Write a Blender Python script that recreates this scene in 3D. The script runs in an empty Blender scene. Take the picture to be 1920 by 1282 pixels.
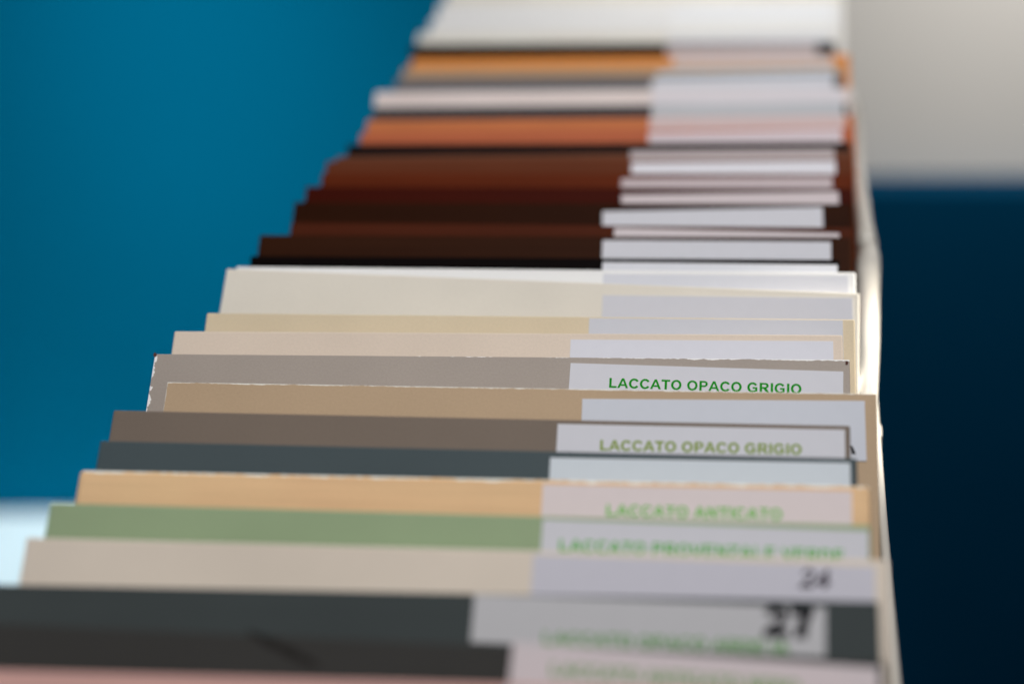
import bpy, bmesh, math, random
from mathutils import Vector, Matrix
random.seed(7)
R = math.radians
S = bpy.context.scene
COL = S.collection

# ------------------------------------------------------------------ camera
FPX = 3733.0                      # focal length in pixels of a 1920 wide frame (70 mm on 36 mm)
PITCH = R(22.4)
CAM = Vector((0, 0, 1.6))
AX_R = Vector((1, 0, 0))
AX_F = Vector((0, math.cos(PITCH), -math.sin(PITCH)))
AX_U = Vector((0, math.sin(PITCH), math.cos(PITCH)))
cam = bpy.data.cameras.new('camera')
cam.lens = 70; cam.sensor_width = 36
cam.clip_start = 0.02; cam.clip_end = 100
cam.dof.use_dof = True
cam.dof.focus_distance = 0.574
cam.dof.aperture_fstop = 4.8
cam.dof.aperture_blades = 0
camo = bpy.data.objects.new('camera', cam); COL.objects.link(camo)
camo.location = CAM
camo.rotation_euler = (math.pi/2 - PITCH, 0, 0)
S.camera = camo

# ------------------------------------------------------------------ light
S.view_settings.view_transform = 'Standard'
S.view_settings.look = 'None'
S.view_settings.exposure = 0
S.view_settings.gamma = 1
S.cycles.use_denoising = True
W = bpy.data.worlds.new('World'); S.world = W; W.use_nodes = True
bg = W.node_tree.nodes['Background']
bg.inputs[0].default_value = (0.62, 0.75, 1.0, 1); bg.inputs[1].default_value = 0.05

def area(name, loc, target, size, power, color=(1, 1, 1), size_y=None, spread=None):
    l = bpy.data.lights.new(name, 'AREA'); l.energy = power; l.color = color
    l.shape = 'RECTANGLE'; l.size = size; l.size_y = size_y or size
    if spread: l.spread = R(spread)
    o = bpy.data.objects.new(name, l); COL.objects.link(o); o.location = loc
    o.rotation_euler = (Vector(target) - Vector(loc)).to_track_quat('-Z', 'Y').to_euler()
    return o
area('ceiling_softbox', (0.15, 0.42, 2.6), (0.05, 0.66, 1.25), 0.9, 2.6, (1.0, 0.972, 0.94), 0.7, 62)
area('blue_wall_fill', (-0.32, 1.10, 1.95), (-0.28, 1.75, 0.98), 0.25, 1.08, (0.88, 0.96, 1.0), 0.25, 46)  # added fill: lifts the middle of the blue wall, fading towards the corners
area('pale_wall_fill', (0.60, 1.38, 1.85), (0.50, 1.75, 1.35), 0.3, 1.65, (1.0, 0.965, 0.92), 0.15, 80)  # added to brighten the pale wall, falling off down the navy panel
area('far_boards_fill', (0.22, 0.85, 2.3), (0.16, 1.12, 1.42), 0.2, 0.22, (1.0, 0.98, 0.95), 0.2, 30)  # extra fill added to lift the white boards at the far end
# two small added spots, brightening the counter at back left and the rack's rail
def spot(name, loc, target, power, cone, color=(1, 1, 1), radius=0.04, blend=0.5):
    l = bpy.data.lights.new(name, 'SPOT'); l.energy = power; l.color = color
    l.spot_size = R(cone); l.spot_blend = blend; l.shadow_soft_size = radius
    o = bpy.data.objects.new(name, l); COL.objects.link(o); o.location = loc
    o.rotation_euler = (Vector(target) - Vector(loc)).to_track_quat('-Z', 'Y').to_euler()
    return o

# ------------------------------------------------------------------ helpers
def ray(px, py):
    return (AX_R*((px-960)/FPX) + AX_U*((641-py)/FPX) + AX_F)
def pt(px, py, z):                 # point seen at photo pixel px, py at depth z
    return CAM + ray(px, py)*z
def hit(px, py, p0, n):
    r = ray(px, py)
    return CAM + r*((p0-CAM).dot(n)/r.dot(n))
def hit_y(px, py, Y):
    r = ray(px, py); return CAM + r*(Y/r.y)
def lin(c):
    c = c/255.0
    return c/12.92 if c <= 0.04045 else ((c+0.055)/1.055)**2.4
EXPO = 0.78
def alb(rgb, e=EXPO):
    return tuple(min(0.93, max(0.0015, lin(v)/e)) for v in rgb)

def tag(o, label=None, cat=None, group=None, kind=None):
    if label: o['label'] = label
    if cat: o['category'] = cat
    if group: o['group'] = group
    if kind: o['kind'] = kind
    return o
def empty(name, loc, **k):
    o = bpy.data.objects.new(name, None); COL.objects.link(o); o.location = loc
    o.empty_display_size = 0.02
    return tag(o, **k)
def link_mesh(name, me, mat, parent=None, M=None):
    o = bpy.data.objects.new(name, me); COL.objects.link(o)
    if mat: me.materials.clear(); me.materials.append(mat)
    if M is not None: o.matrix_world = M
    if parent is not None:
        o.parent = parent
        bpy.context.view_layer.update()
        o.matrix_parent_inverse = parent.matrix_world.inverted()
    return o
def box_bm(x0, x1, y0, y1, z0, z1, bev=0.0, seg=2):
    bm = bmesh.new()
    bmesh.ops.create_cube(bm, size=1)
    for v in bm.verts:
        v.co = Vector((x0 if v.co.x < 0 else x1, y0 if v.co.y < 0 else y1, z0 if v.co.z < 0 else z1))
    if bev: bmesh.ops.bevel(bm, geom=bm.edges[:], offset=bev, segments=seg, affect='EDGES', profile=0.5)
    return bm
def to_mesh(bm, name, smooth=False):
    me = bpy.data.meshes.new(name)
    bmesh.ops.recalc_face_normals(bm, faces=bm.faces[:])
    bm.to_mesh(me); bm.free()
    for p in me.polygons: p.use_smooth = smooth
    return me

# ------------------------------------------------------------------ materials
def new_mat(name):
    m = bpy.data.materials.new(name); m.use_nodes = True
    nt = m.node_tree; return m, nt, nt.nodes['Principled BSDF']
def N(nt, t, **k):
    n = nt.nodes.new(t)
    for a, v in k.items(): setattr(n, a, v)
    return n
def math_n(nt, op, a, b=None, c=None):
    n = N(nt, 'ShaderNodeMath', operation=op)
    for i, v in enumerate((a, b, c)):
        if v is None: continue
        if hasattr(v, 'links'): nt.links.new(v, n.inputs[i])
        else: n.inputs[i].default_value = v
    return n.outputs[0]
def mix(nt, fac, a, b):
    n = N(nt, 'ShaderNodeMix', data_type='RGBA')
    for i, v in ((0, fac), (6, a), (7, b)):
        if hasattr(v, 'links'): nt.links.new(v, n.inputs[i])
        else: n.inputs[i].default_value = v if i == 0 else (*v, 1)
    return n.outputs[2]
def noise(nt, vec, scale, detail=3, rough=0.55):
    n = N(nt, 'ShaderNodeTexNoise'); n.inputs['Scale'].default_value = scale
    n.inputs['Detail'].default_value = detail; n.inputs['Roughness'].default_value = rough
    nt.links.new(vec, n.inputs['Vector']); return n.outputs['Fac']
def mapping(nt, vec, scale, loc=(0, 0, 0)):
    n = N(nt, 'ShaderNodeMapping'); n.inputs['Scale'].default_value = scale
    n.inputs['Location'].default_value = loc
    nt.links.new(vec, n.inputs['Vector']); return n.outputs[0]

def board_mat(name, rgb, half_w, chip=0.0, left_chip=0.0, grain=0.0, chip_rgb=(226, 222, 214), rough=0.42, seed=0, e=EXPO):
    """object space: x across the board, y up with the top edge at 0, z out of the face"""
    m, nt, P = new_mat(name)
    tc = N(nt, 'ShaderNodeTexCoord').outputs['Object']
    vec = mapping(nt, tc, (1, 1, 1), (seed*3.1, seed*1.7, seed*0.7))
    c0 = alb(rgb, e)
    # soft mottling of the lacquer plus a fine orange-peel speckle
    f1 = noise(nt, vec, 22, 3); f2 = noise(nt, vec, 1500, 2, 0.7)
    dark = tuple(v*0.88 for v in c0); light = tuple(min(0.9, v*1.10) for v in c0)
    base = mix(nt, f1, dark, light)
    sp = mix(nt, f2, tuple(v*0.90 for v in (1, 1, 1)), (1.10, 1.10, 1.10))
    mul = N(nt, 'ShaderNodeMix', data_type='RGBA', blend_type='MULTIPLY'); mul.inputs[0].default_value = 1
    nt.links.new(base, mul.inputs[6]); nt.links.new(sp, mul.inputs[7]); base = mul.outputs[2]
    if grain:
        g = noise(nt, mapping(nt, tc, (7, 260, 40), (seed, seed, 0)), 1.0, 6, 0.62)
        g2 = noise(nt, mapping(nt, tc, (25, 900, 40), (seed, seed, 0)), 1.0, 4, 0.6)
        gg = math_n(nt, 'ADD', math_n(nt, 'MULTIPLY', g, 0.65), math_n(nt, 'MULTIPLY', g2, 0.35))
        rmp = N(nt, 'ShaderNodeMapRange'); rmp.inputs[1].default_value = 0.35; rmp.inputs[2].default_value = 0.65
        nt.links.new(gg, rmp.inputs[0])
        gm = mix(nt, rmp.outputs[0], tuple(1-grain for _ in range(3)), (1+grain*0.6,)*3)
        mul = N(nt, 'ShaderNodeMix', data_type='RGBA', blend_type='MULTIPLY'); mul.inputs[0].default_value = 1
        nt.links.new(base, mul.inputs[6]); nt.links.new(gm, mul.inputs[7]); base = mul.outputs[2]
    if chip or left_chip:
        sx = N(nt, 'ShaderNodeSeparateXYZ'); nt.links.new(tc, sx.inputs[0])
        na = noise(nt, mapping(nt, tc, (1, 1, 0.2), (seed*2.3, seed, 0)), 340, 3, 0.65)
        nb = noise(nt, mapping(nt, tc, (1, 1, 0.2), (seed*5.3, seed, 0)), 60, 2, 0.5)
        th = math_n(nt, 'MULTIPLY', math_n(nt, 'SUBTRACT', math_n(nt, 'ADD', na, math_n(nt, 'MULTIPLY', nb, 0.9)), 0.66), 1.0)
        up = math_n(nt, 'LESS_THAN', math_n(nt, 'MULTIPLY', sx.outputs[1], -1.0), math_n(nt, 'MULTIPLY', th, chip*2.4))
        lf = math_n(nt, 'LESS_THAN', math_n(nt, 'ADD', sx.outputs[0], half_w), math_n(nt, 'MULTIPLY', th, left_chip*2.4))
        k = math_n(nt, 'MAXIMUM', up, lf)
        base = mix(nt, k, base, alb(chip_rgb))
    nt.links.new(base, P.inputs['Base Color'])
    P.inputs['Roughness'].default_value = rough
    P.inputs['Specular IOR Level'].default_value = 0.05 if max(rgb) > 100 else 0.015
    b = N(nt, 'ShaderNodeBump'); b.inputs['Strength'].default_value = 0.05; b.inputs['Distance'].default_value = 0.0003
    nt.links.new(f2, b.inputs['Height']); nt.links.new(b.outputs[0], P.inputs['Normal'])
    return m

def plain(name, rgb=None, col=None, rough=0.5, nscale=30, var=0.08, spec=0.4, e=EXPO, metal=0, fine=0):
    m, nt, P = new_mat(name)
    c = col or alb(rgb, e)
    tc = N(nt, 'ShaderNodeTexCoord').outputs['Object']
    f = noise(nt, tc, nscale, 3)
    o = mix(nt, f, tuple(v*(1-var) for v in c), tuple(min(0.92, v*(1+var)) for v in c))
    nt.links.new(o, P.inputs['Base Color'])
    P.inputs['Roughness'].default_value = rough; P.inputs['Specular IOR Level'].default_value = spec
    P.inputs['Metallic'].default_value = metal
    if fine:
        b = N(nt, 'ShaderNodeBump'); b.inputs['Strength'].default_value = 0.15; b.inputs['Distance'].default_value = 0.001
        nt.links.new(noise(nt, tc, fine, 4), b.inputs['Height']); nt.links.new(b.outputs[0], P.inputs['Normal'])
    return m

# ------------------------------------------------------------------ setting
YW = 1.75
def struct(name, bm, mat):
    return tag(link_mesh(name, to_mesh(bm, name), mat), kind='structure')
m_white = plain('wall_paint_white', col=(0.80, 0.775, 0.73), nscale=2.5, var=0.05, rough=0.8, fine=300)
m_blue = plain('wall_paint_teal', col=(0.0003, 0.150, 0.272), nscale=1.6, var=0.10, rough=0.7, fine=260, spec=0.0)
m_navy = plain('navy_paint', col=(0.0002, 0.053, 0.122), nscale=3, var=0.15, rough=0.6, spec=0.03)
m_floor = plain('floor_resin', col=(0.04, 0.04, 0.04), nscale=5, rough=0.5)
struct('back_wall', box_bm(-3.0, 3.0, YW+0.06, YW+0.16, 0, 3.4), m_white)
struct('floor', box_bm(-3.0, 3.0, -2.0, YW+0.06, -0.06, 0), m_floor)
xb = hit_y(1150, 200, YW).x
struct('blue_wall', box_bm(-3.0, xb, YW-0.02, YW+0.057, 0, 3.4), m_blue)

# navy panel fixed on the white wall at the right
top = hit_y(1700, 362, YW).z
xl = hit_y(1560, 420, YW).x
nav = empty('wall_panel', ((xl+1.6)/2, YW, 0), label='dark navy panel on the pale wall, right of the row of boards', cat='wall panel')
link_mesh('panel_sheet', to_mesh(box_bm(xl, 1.6, YW+0.012, YW+0.057, 0.12, top, 0.003), 'panel_sheet'), m_navy, nav)
link_mesh('plinth', to_mesh(box_bm(xl+0.01, 1.59, YW+0.022, YW+0.057, 0.0, 0.118), 'plinth'), m_navy, nav)

# white counter standing against the blue wall, bottom left
ctop = hit_y(60, 958, YW-0.024).z
m_counter = plain('white_laminate', col=(0.72, 0.82, 0.84), nscale=8, var=0.02, rough=0.35)
cx0, cx1 = -1.5, hit_y(430, 958, YW-0.024).x
cnt = empty('counter', ((cx0+cx1)/2, YW-0.25, 0), label='brightly lit white counter top at the foot of the blue wall', cat='counter')
link_mesh('counter_top', to_mesh(box_bm(cx0, cx1, YW-0.50, YW-0.024, ctop-0.03, ctop, 0.003), 'counter_top'), m_counter, cnt)
link_mesh('cabinet', to_mesh(box_bm(cx0+0.02, cx1-0.02, YW-0.47, YW-0.026, 0.1, ctop-0.032, 0.002), 'cabinet'), m_counter, cnt)
link_mesh('plinth', to_mesh(box_bm(cx0+0.04, cx1-0.04, YW-0.43, YW-0.03, 0.0, 0.098), 'plinth'), m_navy, cnt)
cp = hit_y(30, 1020, YW-0.15)
spot('counter_fill_spot', (cp.x-0.03, YW-0.16, 2.3), (cp.x-0.03, YW-0.16, ctop), 64, 14, (0.86, 0.96, 1.0), 0.03, 0.7)  # added lamp that makes the counter top glare

# ------------------------------------------------------------------ rack
ROW = (AX_R*546 + AX_U*1540 + AX_F*3733).normalized()      # direction of the row (level)
UPV = (AX_R*412 + AX_U*7300 + AX_F*3733).normalized()      # the boards lean back this way
def depth(y): return 0.572*(675+899)/(y+899)

def frame_along(o, d, up=Vector((0, 0, 1))):
    y = d.normalized(); x = y.cross(up).normalized(); z = x.cross(y)
    return Matrix(((x.x, y.x, z.x, o.x), (x.y, y.y, z.y, o.y), (x.z, y.z, z.z, o.z), (0, 0, 0, 1)))
mid_near = (pt(760, 1110, depth(1110)))
mid_far = (pt(1200, 0, depth(0)))
LEN = 0.165
near_o = mid_near - UPV*LEN*0.98
ROWL = (mid_far - mid_near).length
MR = frame_along(near_o, ROW)
m_rack = plain('rack_white_lacquer', col=(0.70, 0.67, 0.62), nscale=20, var=0.04, rough=0.35)
m_dark = plain('rack_black_foam', col=(0.02, 0.02, 0.022), rough=0.8)
rack = empty('display_rack', near_o - Vector((0, 0, near_o.z)), label='white showroom rack with a pale side rail holding the row of boards', cat='rack')
link_mesh('base_board', to_mesh(box_bm(-0.085, 0.085, -0.16, ROWL+0.14, -0.03, -0.012, 0.002), 'base_board'), m_rack, rack, MR)
link_mesh('grooved_liner', to_mesh(box_bm(-0.08, 0.08, -0.15, ROWL+0.13, -0.0118, -0.004, 0.001), 'grooved_liner'), m_dark, rack, MR)
link_mesh('pedestal', to_mesh(box_bm(-0.05, 0.05, 0.0, ROWL+0.08, -near_o.z+0.001, -0.0302, 0.002), 'pedestal'), m_rack, rack, MR)

def tube_mesh(name, pts, radii, seg=24):
    bm = bmesh.new(); rings = []
    for i, (p, r) in enumerate(zip(pts, radii)):
        d = (pts[min(i+1, len(pts)-1)] - pts[max(i-1, 0)]).normalized()
        a = d.cross(Vector((0, 0, 1))).normalized(); b = a.cross(d)
        rings.append([bm.verts.new(p + a*math.cos(t)*r + b*math.sin(t)*r) for t in [2*math.pi*k/seg for k in range(seg)]])
    for r0, r1 in zip(rings, rings[1:]):
        for k in range(seg): bm.faces.new((r0[k], r0[(k+1) % seg], r1[(k+1) % seg], r1[k]))
    bm.faces.new(rings[0]); bm.faces.new(rings[-1])
    return to_mesh(bm, name, True)
def rl(px, py, k): return pt(px, py, depth(py)*k)
def along(p, y):                        # slide p along the row until it is seen at photo row y
    lo, hi = -0.6, 0.9
    for _ in range(50):
        m = (lo+hi)/2; q = p + ROW*m - CAM
        yy = 641 - FPX*q.dot(AX_U)/q.dot(AX_F)
        if yy > y: lo = m
        else: hi = m
    return p + ROW*lo
m_rail = plain('rail_gloss_white', col=(0.58, 0.555, 0.51), nscale=60, var=0.03, rough=0.25, spec=0.5)
rr = 0.0014
RA = rl(1506 + 0.0795*(1200+899), 1200, 1.18)
e0 = along(RA, 1500); e1 = along(RA, 150)
link_mesh('side_rail', tube_mesh('side_rail', [e0 + (e1-e0)*(i/20) for i in range(21)], [rr]*21, 16), m_rail, rack)
# a bowed tube that swells out beside the pale boards, thick in its near half with a rounded end
key = [(200, 1604, 9, 1.08), (330, 1611, 12, 1.08), (420, 1621, 15, 1.08), (440, 1624, 17, 1.08), (462, 1627, 19, 1.08)]
key2 = [(462, 1629, 3, 1.08), (464, 1629, 10, 1.08), (469, 1629.5, 16, 1.08), (478, 1629, 19.5, 1.08), (492, 1628.5, 22, 1.08), (506, 1628, 22.5, 1.08),
        (525, 1627.5, 22, 1.08), (560, 1627, 21.5, 1.09), (640, 1626.5, 22.5, 1.10), (740, 1624, 22, 1.12), (850, 1612, 22, 1.19), (960, 1590, 23, 1.26), (1080, 1560, 24, 1.34)]
def bow(name, key):
    ps, rs = [], []
    for y, x, r, k in key:
        ps.append(rl(x, y, k)); rs.append(r*depth(y)*k/FPX)
    return link_mesh(name, tube_mesh(name, ps, rs), m_rail, rack)
bow('thin_tube', key); bow('bowed_tube', key2)
# brackets that carry the rail on the base board
Minv = MR.inverted()
def bracket(p):
    q = Minv @ p
    bm = box_bm(0.0852, q.x+0.002, q.y-0.004, q.y+0.004, -0.028, -0.014)
    b2 = box_bm(q.x-0.0015, q.x+0.002, q.y-0.004, q.y+0.004, -0.0139, q.z-rr*0.8)
    me = to_mesh(b2, 't'); bm.from_mesh(me); bpy.data.meshes.remove(me)
    link_mesh('bracket', to_mesh(bm, 'bracket'), m_rack, rack, MR)
for yy in (1330, 800): bracket(along(RA, yy))
tp = rl(1638, 672, 1.1)
spot('rail_highlight_spot', (tp.x+0.9, tp.y+0.55, tp.z+0.55), tp, 230, 4.4, (1.0, 0.93, 0.80), 0.02, 0.6)  # added lamp, gives the tube its bright stretch

# ------------------------------------------------------------------ sample boards
m_paper = {}
def paper(rgb):
    k = tuple(rgb)
    if k not in m_paper: m_paper[k] = plain('label_paper', rgb=rgb, nscale=240, var=0.025, rough=0.6, spec=0.2)
    return m_paper[k]
m_ink = {}
def ink(rgb):
    k = tuple(rgb)
    if k not in m_ink: m_ink[k] = plain('ink', rgb=rgb, nscale=400, var=0.1, rough=0.6, spec=0.1)
    return m_ink[k]

# bold grotesque capitals drawn as outlines (unit: cap height 0.716, stem 0.145)
H, SW, SH = 0.716, 0.160, 0.134
def arc(cx, cy, rx, ry, a0, a1, n=14):
    return [(cx+rx*math.cos(R(a0+(a1-a0)*i/n)), cy+ry*math.sin(R(a0+(a1-a0)*i/n))) for i in range(n+1)]
def glyph(ch):
    if ch == 'L': return 0.611, [[(.07, 0), (.57, 0), (.57, SH), (.07+SW, SH), (.07+SW, H), (.07, H)]]
    if ch == 'I': return 0.278, [[(.067, 0), (.067+SW, 0), (.067+SW, H), (.067, H)]]
    if ch == '/': return 0.3, [[(.18, 0), (.36, 0), (.24, .40), (.10, H), (0, H), (.10, .40)]]
    if ch == '1': return 0.556, [[(.23, 0), (.38, 0), (.38, H), (.26, H), (.08, .57), (.08, .44), (.23, .50)]]
    if ch == 'T': return 0.611, [[(.232, 0), (.232+SW, 0), (.232+SW, H-SH), (.59, H-SH), (.59, H), (.02, H), (.02, H-SH), (.232, H-SH)]]
    if ch == 'E': return 0.667, [[(.07, 0), (.62, 0), (.62, SH), (.07+SW, SH), (.07+SW, .305), (.575, .305), (.575, .425), (.07+SW, .425), (.07+SW, H-SH), (.60, H-SH), (.60, H), (.07, H)]]
    if ch == 'Z': return 0.611, [[(.02, 0), (.585, 0), (.585, SH), (.205, SH), (.575, H-.115), (.575, H), (.055, H), (.055, H-SH), (.385, H-SH), (.02, .115)]]
    if ch == 'V': return 0.667, [[(.255, 0), (.41, 0), (.665, H), (.51, H), (.335, .19), (.158, H), (0, H)]]
    if ch == 'N': return 0.722, [[(.072, 0), (.21, 0), (.21, .467), (.5, 0), (.648, 0), (.648, H), (.51, H), (.51, .24), (.217, H), (.072, H)]]
    if ch == 'A': return 0.722, [[(0, 0), (.155, 0), (.215, .163), (.505, .163), (.565, 0), (.722, 0), (.438, H), (.283, H)], [(.26, .283), (.46, .283), (.36, .55)]]
    if ch == 'O': return 0.778, [arc(.389, H/2, .345, .371, 0, 360, 36)[:-1], arc(.389, H/2, .186, .237, 0, 360, 36)[:-1]]
    if ch == 'D': return 0.722, [[(.07, 0), (.33, 0)] + arc(.33, H/2, .345, H/2, -90, 90, 18)[1:] + [(.07, H)], [(.07+SW, SH), (.32, SH)] + arc(.32, H/2, .205, H/2-SH, -90, 90, 18)[1:] + [(.07+SW, H-SH)]]
    if ch == 'P': return 0.667, [[(.07, 0), (.07+SW, 0), (.07+SW, .27), (.38, .27)] + arc(.38, .493, .24, .223, -90, 90, 14)[1:] + [(.07, H)], [(.07+SW, .39), (.37, .39)] + arc(.37, .493, .102, .103, -90, 90, 10)[1:] + [(.07+SW, .596)]]
    if ch == 'R': return 0.722, [[(.07, 0), (.07+SW, 0), (.07+SW, .298), (.30, .298), (.545, 0), (.722, 0), (.515, .315)] + arc(.42, .51, .235, .206, -50, 90, 12) + [(.07, H)], [(.07+SW, .41), (.40, .41)] + arc(.40, .503, .105, .093, -90, 90, 10)[1:] + [(.07+SW, .596)]]
    if ch in 'CG':
        o = arc(.385, H/2, .345, .371, 32, 360-(34 if ch == 'C' else 62), 30)
        i = arc(.385, H/2, .186, .237, (360-34 if ch == 'C' else 360-62), 32, 26)
        if ch == 'C': return 0.722, [o + i]
        return 0.778, [o + [(.70, .085), (.70, .385), (.39, .385), (.39, .265), (.555, .265), (.555, .165)] + i[1:]]
    if ch == 'b': return 0.60, [[(.0, 0), (.55, 0), (.55, .20), (.34, .20), (.53, .40)] + arc(.28, .49, .27, .23, 0, 175, 14) + [(.20, .46)] + arc(.28, .47, .06, .06, 170, 0, 6) + [(.30, .36), (0, .17)]]
    if ch == 'c': return 0.50, [[(.10, 0), (.34, 0), (.40, .36), (.50, .55), (.50, H), (.0, H), (.0, .50), (.24, .50), (.14, .30)]]
    if ch == '2': return 0.556, [[(.03, 0), (.52, 0), (.52, .165), (.26, .165), (.45, .34)] + arc(.285, .51, .222, .205, -30, 170, 16) + [(.20, .49)] + arc(.285, .51, .095, .095, 165, -25, 10) + [(.33, .385), (.06, .12)]]
    if ch == '7': return 0.556, [[(.11, 0), (.265, 0), (.36, .33), (.52, .62), (.52, H), (.03, H), (.03, .585), (.35, .585), (.20, .31)]]
    if ch == '4': return 0.556, [[(.30, 0), (.435, 0), (.435, .145), (.53, .145), (.53, .265), (.435, .265), (.435, H), (.32, H), (.02, .265), (.02, .145), (.30, .145)], [(.155, .265), (.30, .265), (.30, .48)]]
    return 0.278, []
def text_mesh(s, hand=False):
    rnd = random.Random(11)
    cu = bpy.data.curves.new('lettering', 'CURVE'); cu.dimensions = '2D'; cu.fill_mode = 'BOTH'; cu.offset = 0.0
    x = 0.0
    for ch in s:
        wd, loops = glyph(ch)
        for lp in loops:
            sp = cu.splines.new('POLY'); sp.points.add(len(lp)-1)
            for k, (px, py) in enumerate(lp):
                if hand: px += (0.0 if s == 'bc' else 0.15)*py + rnd.uniform(-.012, .012); py += rnd.uniform(-.012, .012)
                sp.points[k].co = (x+px, py, 0, 1)
            sp.use_cyclic_u = True
        x += wd
    o = bpy.data.objects.new('lettering', cu); COL.objects.link(o)
    bpy.context.view_layer.update()
    me = bpy.data.meshes.new_from_object(o.evaluated_get(bpy.context.evaluated_depsgraph_get()))
    bpy.data.objects.remove(o); bpy.data.curves.remove(cu)
    xs = [v.co.x for v in me.vertices]; ys = [v.co.y for v in me.vertices]
    return me, min(xs), max(xs), 0, H

GREEN = (8, 128, 14); YGREEN = (112, 134, 0); PGREEN = (70, 140, 30); BLACK = (14, 14, 20)
def board(TL, TR, rgb, label, label_spec=None, texts=(), chip=0.0, lchip=0.0, grain=0.0, T=0.0045, rough=0.42, bev=0.0005, chip_rgb=(226, 222, 214), scuff=None, notch=False, seed=[0]):
    seed[0] += 1; sd = seed[0]
    ym = (TL[1]+TR[1])/2; z = depth(ym)
    dz = 0.0107                 # the row is seen a little from its right: right ends stand nearer
    a = pt(TL[0], TL[1], z+dz); b = pt(TR[0], TR[1], z-dz)
    w = (b-a).normalized(); u = (UPV - w*UPV.dot(w)).normalized(); n = w.cross(u)
    if n.dot(CAM-a) < 0: n = -n
    half = (b-a).length/2; c = (a+b)/2
    Mx = Matrix(((w.x, u.x, n.x, c.x), (w.y, u.y, n.y, c.y), (w.z, u.z, n.z, c.z), (0, 0, 0, 1)))
    L = LEN + random.uniform(-0.004, 0.004)
    root = empty('sample_board', c - u*L, label=label, cat='sample board', group='finish sample boards lined up in the rack')
    bm = box_bm(-half, half, -L, 0, -T, 0, bev, 2)
    if notch:     # knocked corner at the top left
        for v in bm.verts:
            if v.co.x < -half+0.0012 and v.co.y > -0.0012:
                v.co.x += 0.0009; v.co.y -= 0.0009
    mat = board_mat('lacquer', rgb, half, chip, lchip, grain, chip_rgb, rough, sd)
    link_mesh('panel', to_mesh(bm, 'panel'), mat, root, Mx)
    if scuff:
        sb = bmesh.new(); rnd = random.Random(3); fr = []
        q0 = Mx.inverted() @ hit(scuff[0], scuff[1], c, n); q1 = Mx.inverted() @ hit(scuff[2], scuff[3], c, n)
        d = (q1-q0); pn = Vector((-d.y, d.x, 0)).normalized()
        up_, lo_ = [], []
        for k in range(13):
            t = k/12; wd = 0.0011*math.sin(math.pi*min(0.97, max(0.03, t)))**0.6*(1+rnd.uniform(-.25, .25))
            up_.append(sb.verts.new((q0+d*t+pn*wd).to_tuple()[:2]+(0.00004,))); lo_.append(sb.verts.new((q0+d*t-pn*wd).to_tuple()[:2]+(0.00004,)))
        for k in range(12): sb.faces.new((up_[k], up_[k+1], lo_[k+1], lo_[k]))
        ex = bmesh.ops.extrude_face_region(sb, geom=sb.faces[:])
        for g in ex['geom']:
            if isinstance(g, bmesh.types.BMVert): g.co.z = -0.0001
        link_mesh('scuff_mark', to_mesh(sb, 'scuff_mark'), ink((30, 28, 26)), root, Mx)
    if notch:
        for sx in (-1, 1):
            cb = bmesh.new(); rnd = random.Random(5+sx)
            pts2 = []
            for k in range(9):
                t = k/8*math.pi*2; r = (0.0007 if sx < 0 else 0.0005)*(1+rnd.uniform(-0.35, 0.35))
                pts2.append(cb.verts.new((sx*(half-0.0009)+math.cos(t)*r*0.9, -0.0011+math.sin(t)*r*(1.0 if sx < 0 else 1.3), 0.00008)))
            cb.faces.new(pts2)
            ex = bmesh.ops.extrude_face_region(cb, geom=cb.faces[:])
            for g in ex['geom']:
                if isinstance(g, bmesh.types.BMVert): g.co.z = -0.0002
            link_mesh('knocked_corner', to_mesh(cb, 'knocked_corner'), m_brown, root, Mx)
    if label_spec:
        x0, y0, x1, y1, lrgb = label_spec[:5]
        h = label_spec[5] if len(label_spec) > 5 else 0.019
        p0 = hit(x0, y0, c, n); p1 = hit(x1, y1, c, n)
        lw = (p1-p0).normalized(); lu = n.cross(lw)
        half_l = (p1-p0).length
        ML = Matrix(((lw.x, lu.x, n.x, p0.x), (lw.y, lu.y, n.y, p0.y), (lw.z, lu.z, n.z, p0.z), (0, 0, 0, 1)))
        lb = box_bm(0, half_l, -h, 0, 0.00002, 0.00022)
        lab = link_mesh('sticker', to_mesh(lb, 'sticker'), paper(lrgb), root, ML)
        for (s, tx0, ty0, tx1, irgb, kind, *ty1) in texts:
            me, mx0, mx1, my0, my1 = text_mesh(s, kind != 'printed_text')
            q0 = ML.inverted() @ hit(tx0, ty0, c, n); q1 = ML.inverted() @ hit(tx1, ty0, c, n)
            sc = (q1.x-q0.x)/(mx1-mx0)
            cap = 0.72
            sy = sc
            if ty1: sy = (q0.y - (ML.inverted() @ hit(tx0, ty1[0], c, n)).y)/(my1-my0)
            MT = ML @ Matrix.Translation((q0.x - mx0*sc, q0.y - my1*sy, 0.00026)) @ Matrix.Diagonal((sc, sy, sc, 1))
            link_mesh(kind, me, ink(irgb), lab, MT)
    return root
m_brown = plain('raw_board_core', rgb=(70, 40, 34), rough=0.8)

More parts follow.
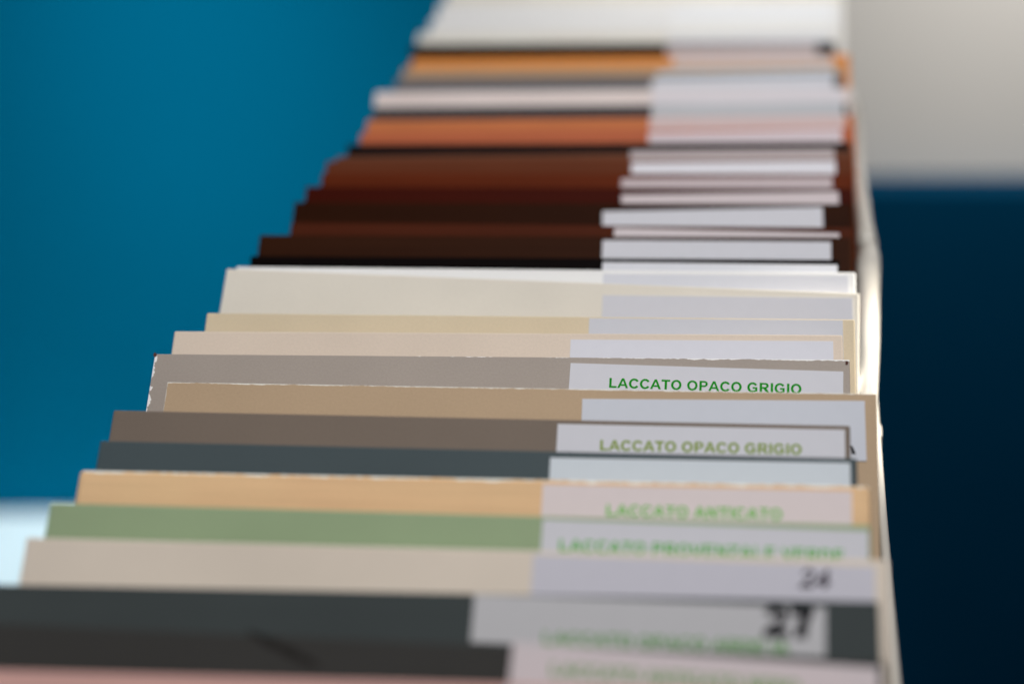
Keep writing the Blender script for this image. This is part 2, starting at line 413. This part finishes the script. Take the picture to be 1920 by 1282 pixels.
LV = (189, 190, 198)     # cool white of the paper labels
G = 'LACCATO OPACO GRIGIO'
B = [
 # ---- nearest first
 dict(TL=(-140, 1250), TR=(1705, 1302), rgb=(201, 159, 152), label='dusty pink board at the very front, cut off by the bottom of the picture',
      label_spec=(940, 1292, 1600, 1310, LV)),
 dict(TL=(-90, 1163), TR=(1660, 1240), rgb=(57, 57, 56), label='very dark brown-grey board directly in front of the one numbered 27', scuff=(465, 1183, 600, 1250),
      label_spec=(962, 1203, 1648, 1252, (196, 188, 192)), texts=[('LACCATO ANTICATO NERO', 1035, 1243, 1500, PGREEN, 'printed_text')]),
 dict(TL=(-45, 1093), TR=(1648, 1126), rgb=(63, 69, 70), label='dark slate board whose sticker carries the bold black number 27', grain=0.05,
      label_spec=(890, 1114, 1548, 1139, (180, 180, 184), 0.0112), texts=[('bc', 1432, 1134, 1526, BLACK, 'handwritten_number', 1194), ('LACCATO OPACO ARDESIA', 1020, 1184, 1480, PGREEN, 'printed_text')]),
 dict(TL=(50, 1006), TR=(1665, 1048), rgb=(207, 196, 183), label='warm beige board with a faint handwritten 24 on its pale sticker',
      label_spec=(1000, 1040, 1640, 1062, (188, 187, 198)), texts=[('24', 1497, 1066, 1558, (50, 42, 54), 'handwritten_number', 1102)]),
 dict(TL=(94, 941), TR=(1632, 983), rgb=(139, 157, 125), label='sage green board behind the beige one',
      label_spec=(1018, 974, 1628, 996, LV), texts=[('LACCATO PROVENZALE VERDE', 1050, 1011, 1582, (70, 160, 40), 'printed_text')]),
 dict(TL=(149, 878), TR=(1632, 908), rgb=(240, 179, 139), label='peach wood-toned board with a worn whitish top edge', chip=0.0011, grain=0.10, bev=0.0013,
      label_spec=(1018, 908, 1597, 921, (205, 194, 196)), texts=[('LACCATO ANTICATO', 1138, 946, 1466, (95, 175, 60), 'printed_text')]),
 dict(TL=(188, 825), TR=(1607, 858), rgb=(69, 79, 83), label='blue-grey slate board between the taupe board and the peach board', chip=0.00012,
      label_spec=(1032, 858, 1594, 868, (188, 196, 204))),
 dict(TL=(213, 768), TR=(1594, 797), rgb=(110, 99, 90), label='taupe brown board with olive green lettering on its sticker', chip=0.00012,
      label_spec=(1046, 795, 1584, 806, LV), texts=[(G, 1126, 825, 1503, YGREEN, 'printed_text')]),
 dict(TL=(314, 716), TR=(1643, 738), rgb=(168, 146, 121), label='tan board set further right, its whole sticker corner and a pen stroke showing', chip=0.00035, lchip=0.0003, bev=0.0002,
      label_spec=(1092, 748, 1621, 752, (184, 188, 198), 0.0178), texts=[('/', 1594, 836, 1604, BLACK, 'pen_stroke', 852)]),
 dict(TL=(286, 658), TR=(1593, 674), rgb=(152, 143, 136), label='grey board with chipped white paint on its edges and dark green lettering', chip=0.00062, lchip=0.0022, notch=True, bev=0.0002, chip_rgb=(232, 230, 226),
      label_spec=(1070, 681, 1581, 697, (190, 191, 199)), texts=[(G, 1143, 709, 1503, GREEN, 'printed_text')]),
 dict(TL=(327, 620), TR=(1580, 627), rgb=(202, 188, 174), label='pale pinkish beige board directly behind the chipped grey one',
      label_spec=(1070, 637, 1562, 640, (196, 197, 206))),
 dict(TL=(388, 586), TR=(1603, 598), rgb=(195, 181, 156), label='yellowish cream board behind the pale pinkish beige one',
      label_spec=(1105, 597, 1580, 601, (183, 185, 193))),
 dict(TL=(425, 503), TR=(1612, 549), rgb=(202, 197, 187), label='tall off-white board sloping down to the right, in front of the pure white one',
      label_spec=(1130, 554, 1598, 559, (185, 186, 194))),
 dict(TL=(443, 499), TR=(1604, 510), rgb=(218, 219, 220), label='pure white board, the first in front of the dark brown boards',
      label_spec=(1131, 514, 1590, 518, (190, 192, 200))),
 dict(TL=(470, 479), TR=(1574, 486), rgb=(7, 3, 3), label='almost black board, the frontmost of the dark boards', rough=0.5,
      label_spec=(1130, 492, 1570, 497, (192, 194, 201))),
 dict(TL=(487, 440), TR=(1596, 444), rgb=(45, 22, 10), label='very dark brown board just behind the almost black one', grain=0.15,
      label_spec=(1130, 451, 1558, 454, LV)),
 dict(TL=(546, 417), TR=(1597, 426), rgb=(67, 29, 15), label='brown board whose sticker shows only as a thin line, second behind the black one', grain=0.15,
      label_spec=(1152, 428, 1574, 438, (190, 182, 186))),
 dict(TL=(552, 378), TR=(1598, 382), rgb=(38, 15, 2), label='dark olive brown board with a sticker rising to the right', grain=0.2,
      label_spec=(1130, 397, 1542, 389, LV)),
 dict(TL=(574, 349), TR=(1598, 353), rgb=(55, 12, 0), label='deep red mahogany board among the brown ones', grain=0.15,
      label_spec=(1165, 366, 1572, 360, (190, 180, 184))),
 dict(TL=(604, 324), TR=(1599, 326), rgb=(85, 34, 14), label='reddish brown board just behind the deep mahogany one', grain=0.15,
      label_spec=(1165, 336, 1560, 333, (178, 166, 170))),
 dict(TL=(612, 302), TR=(1600, 296), rgb=(89, 46, 28), label='mid brown board with a bright white sticker, behind the reddish one', grain=0.12,
      label_spec=(1184, 306, 1566, 302, (206, 206, 214))),
 dict(TL=(630, 293), TR=(1600, 282), rgb=(94, 58, 42), label='greyish brown board in front of the black board below the orange ones', grain=0.1,
      label_spec=(1182, 284, 1564, 280, (170, 160, 162))),
 dict(TL=(652, 270), TR=(1596, 266), rgb=(20, 15, 15), label='black-brown board between the brown boards and the orange wood boards'),
 dict(TL=(676, 249), TR=(1600, 238), rgb=(166, 89, 59), label='front one of the two burnt orange wood boards', grain=0.12,
      label_spec=(1216, 250, 1578, 242, (196, 184, 190))),
 dict(TL=(688, 225), TR=(1602, 216), rgb=(178, 105, 64), label='rear one of the two burnt orange wood boards', grain=0.12,
      label_spec=(1218, 222, 1584, 217, (192, 174, 174))),
 dict(TL=(700, 201), TR=(1590, 193), rgb=(59, 59, 62), label='charcoal grey board behind the burnt orange wood boards',
      label_spec=(1222, 199, 1580, 192, (174, 178, 184))),
 dict(TL=(704, 172), TR=(1596, 164), rgb=(212, 198, 195), label='pinkish white board between the two grey boards at the back',
      label_spec=(1222, 172, 1580, 166, (204, 200, 206))),
 dict(TL=(742, 147), TR=(1582, 139), rgb=(96, 96, 100), label='mid grey board behind the pinkish white one',
      label_spec=(1222, 150, 1562, 144, (196, 198, 206))),
 dict(TL=(756, 128), TR=(1580, 120), rgb=(172, 140, 108), label='light oak board behind the mid grey one', grain=0.08,
      label_spec=(1232, 136, 1566, 130, (186, 194, 204))),
 dict(TL=(772, 110), TR=(1592, 102), rgb=(210, 134, 66), label='golden orange wood board near the far end', grain=0.1,
      label_spec=(1262, 108, 1560, 104, (200, 186, 184))),
 dict(TL=(772, 83), TR=(1568, 79), rgb=(23, 15, 12), label='black board near the far end, under the white ones',
      label_spec=(1250, 86, 1530, 82, (168, 158, 160))),
 dict(TL=(784, 62), TR=(1572, 56), rgb=(218, 211, 202), label='off-white board just behind the far black one',
      label_spec=(1252, 68, 1560, 62, (205, 207, 212))),
 dict(TL=(808, 36), TR=(1574, 30), rgb=(240, 239, 237), label='second white board behind the far black one',
      label_spec=(1255, 40, 1560, 34, (219, 221, 226))),
 dict(TL=(822, 8), TR=(1578, 4), rgb=(230, 228, 224), label='bright white board cut by the top edge of the picture',
      label_spec=(1262, 12, 1562, 8, (214, 216, 221))),
 dict(TL=(838, -20), TR=(1580, -24), rgb=(212, 206, 196), label='greyish cream board, the farthest of the row'),
]
for b in B: board(**b)
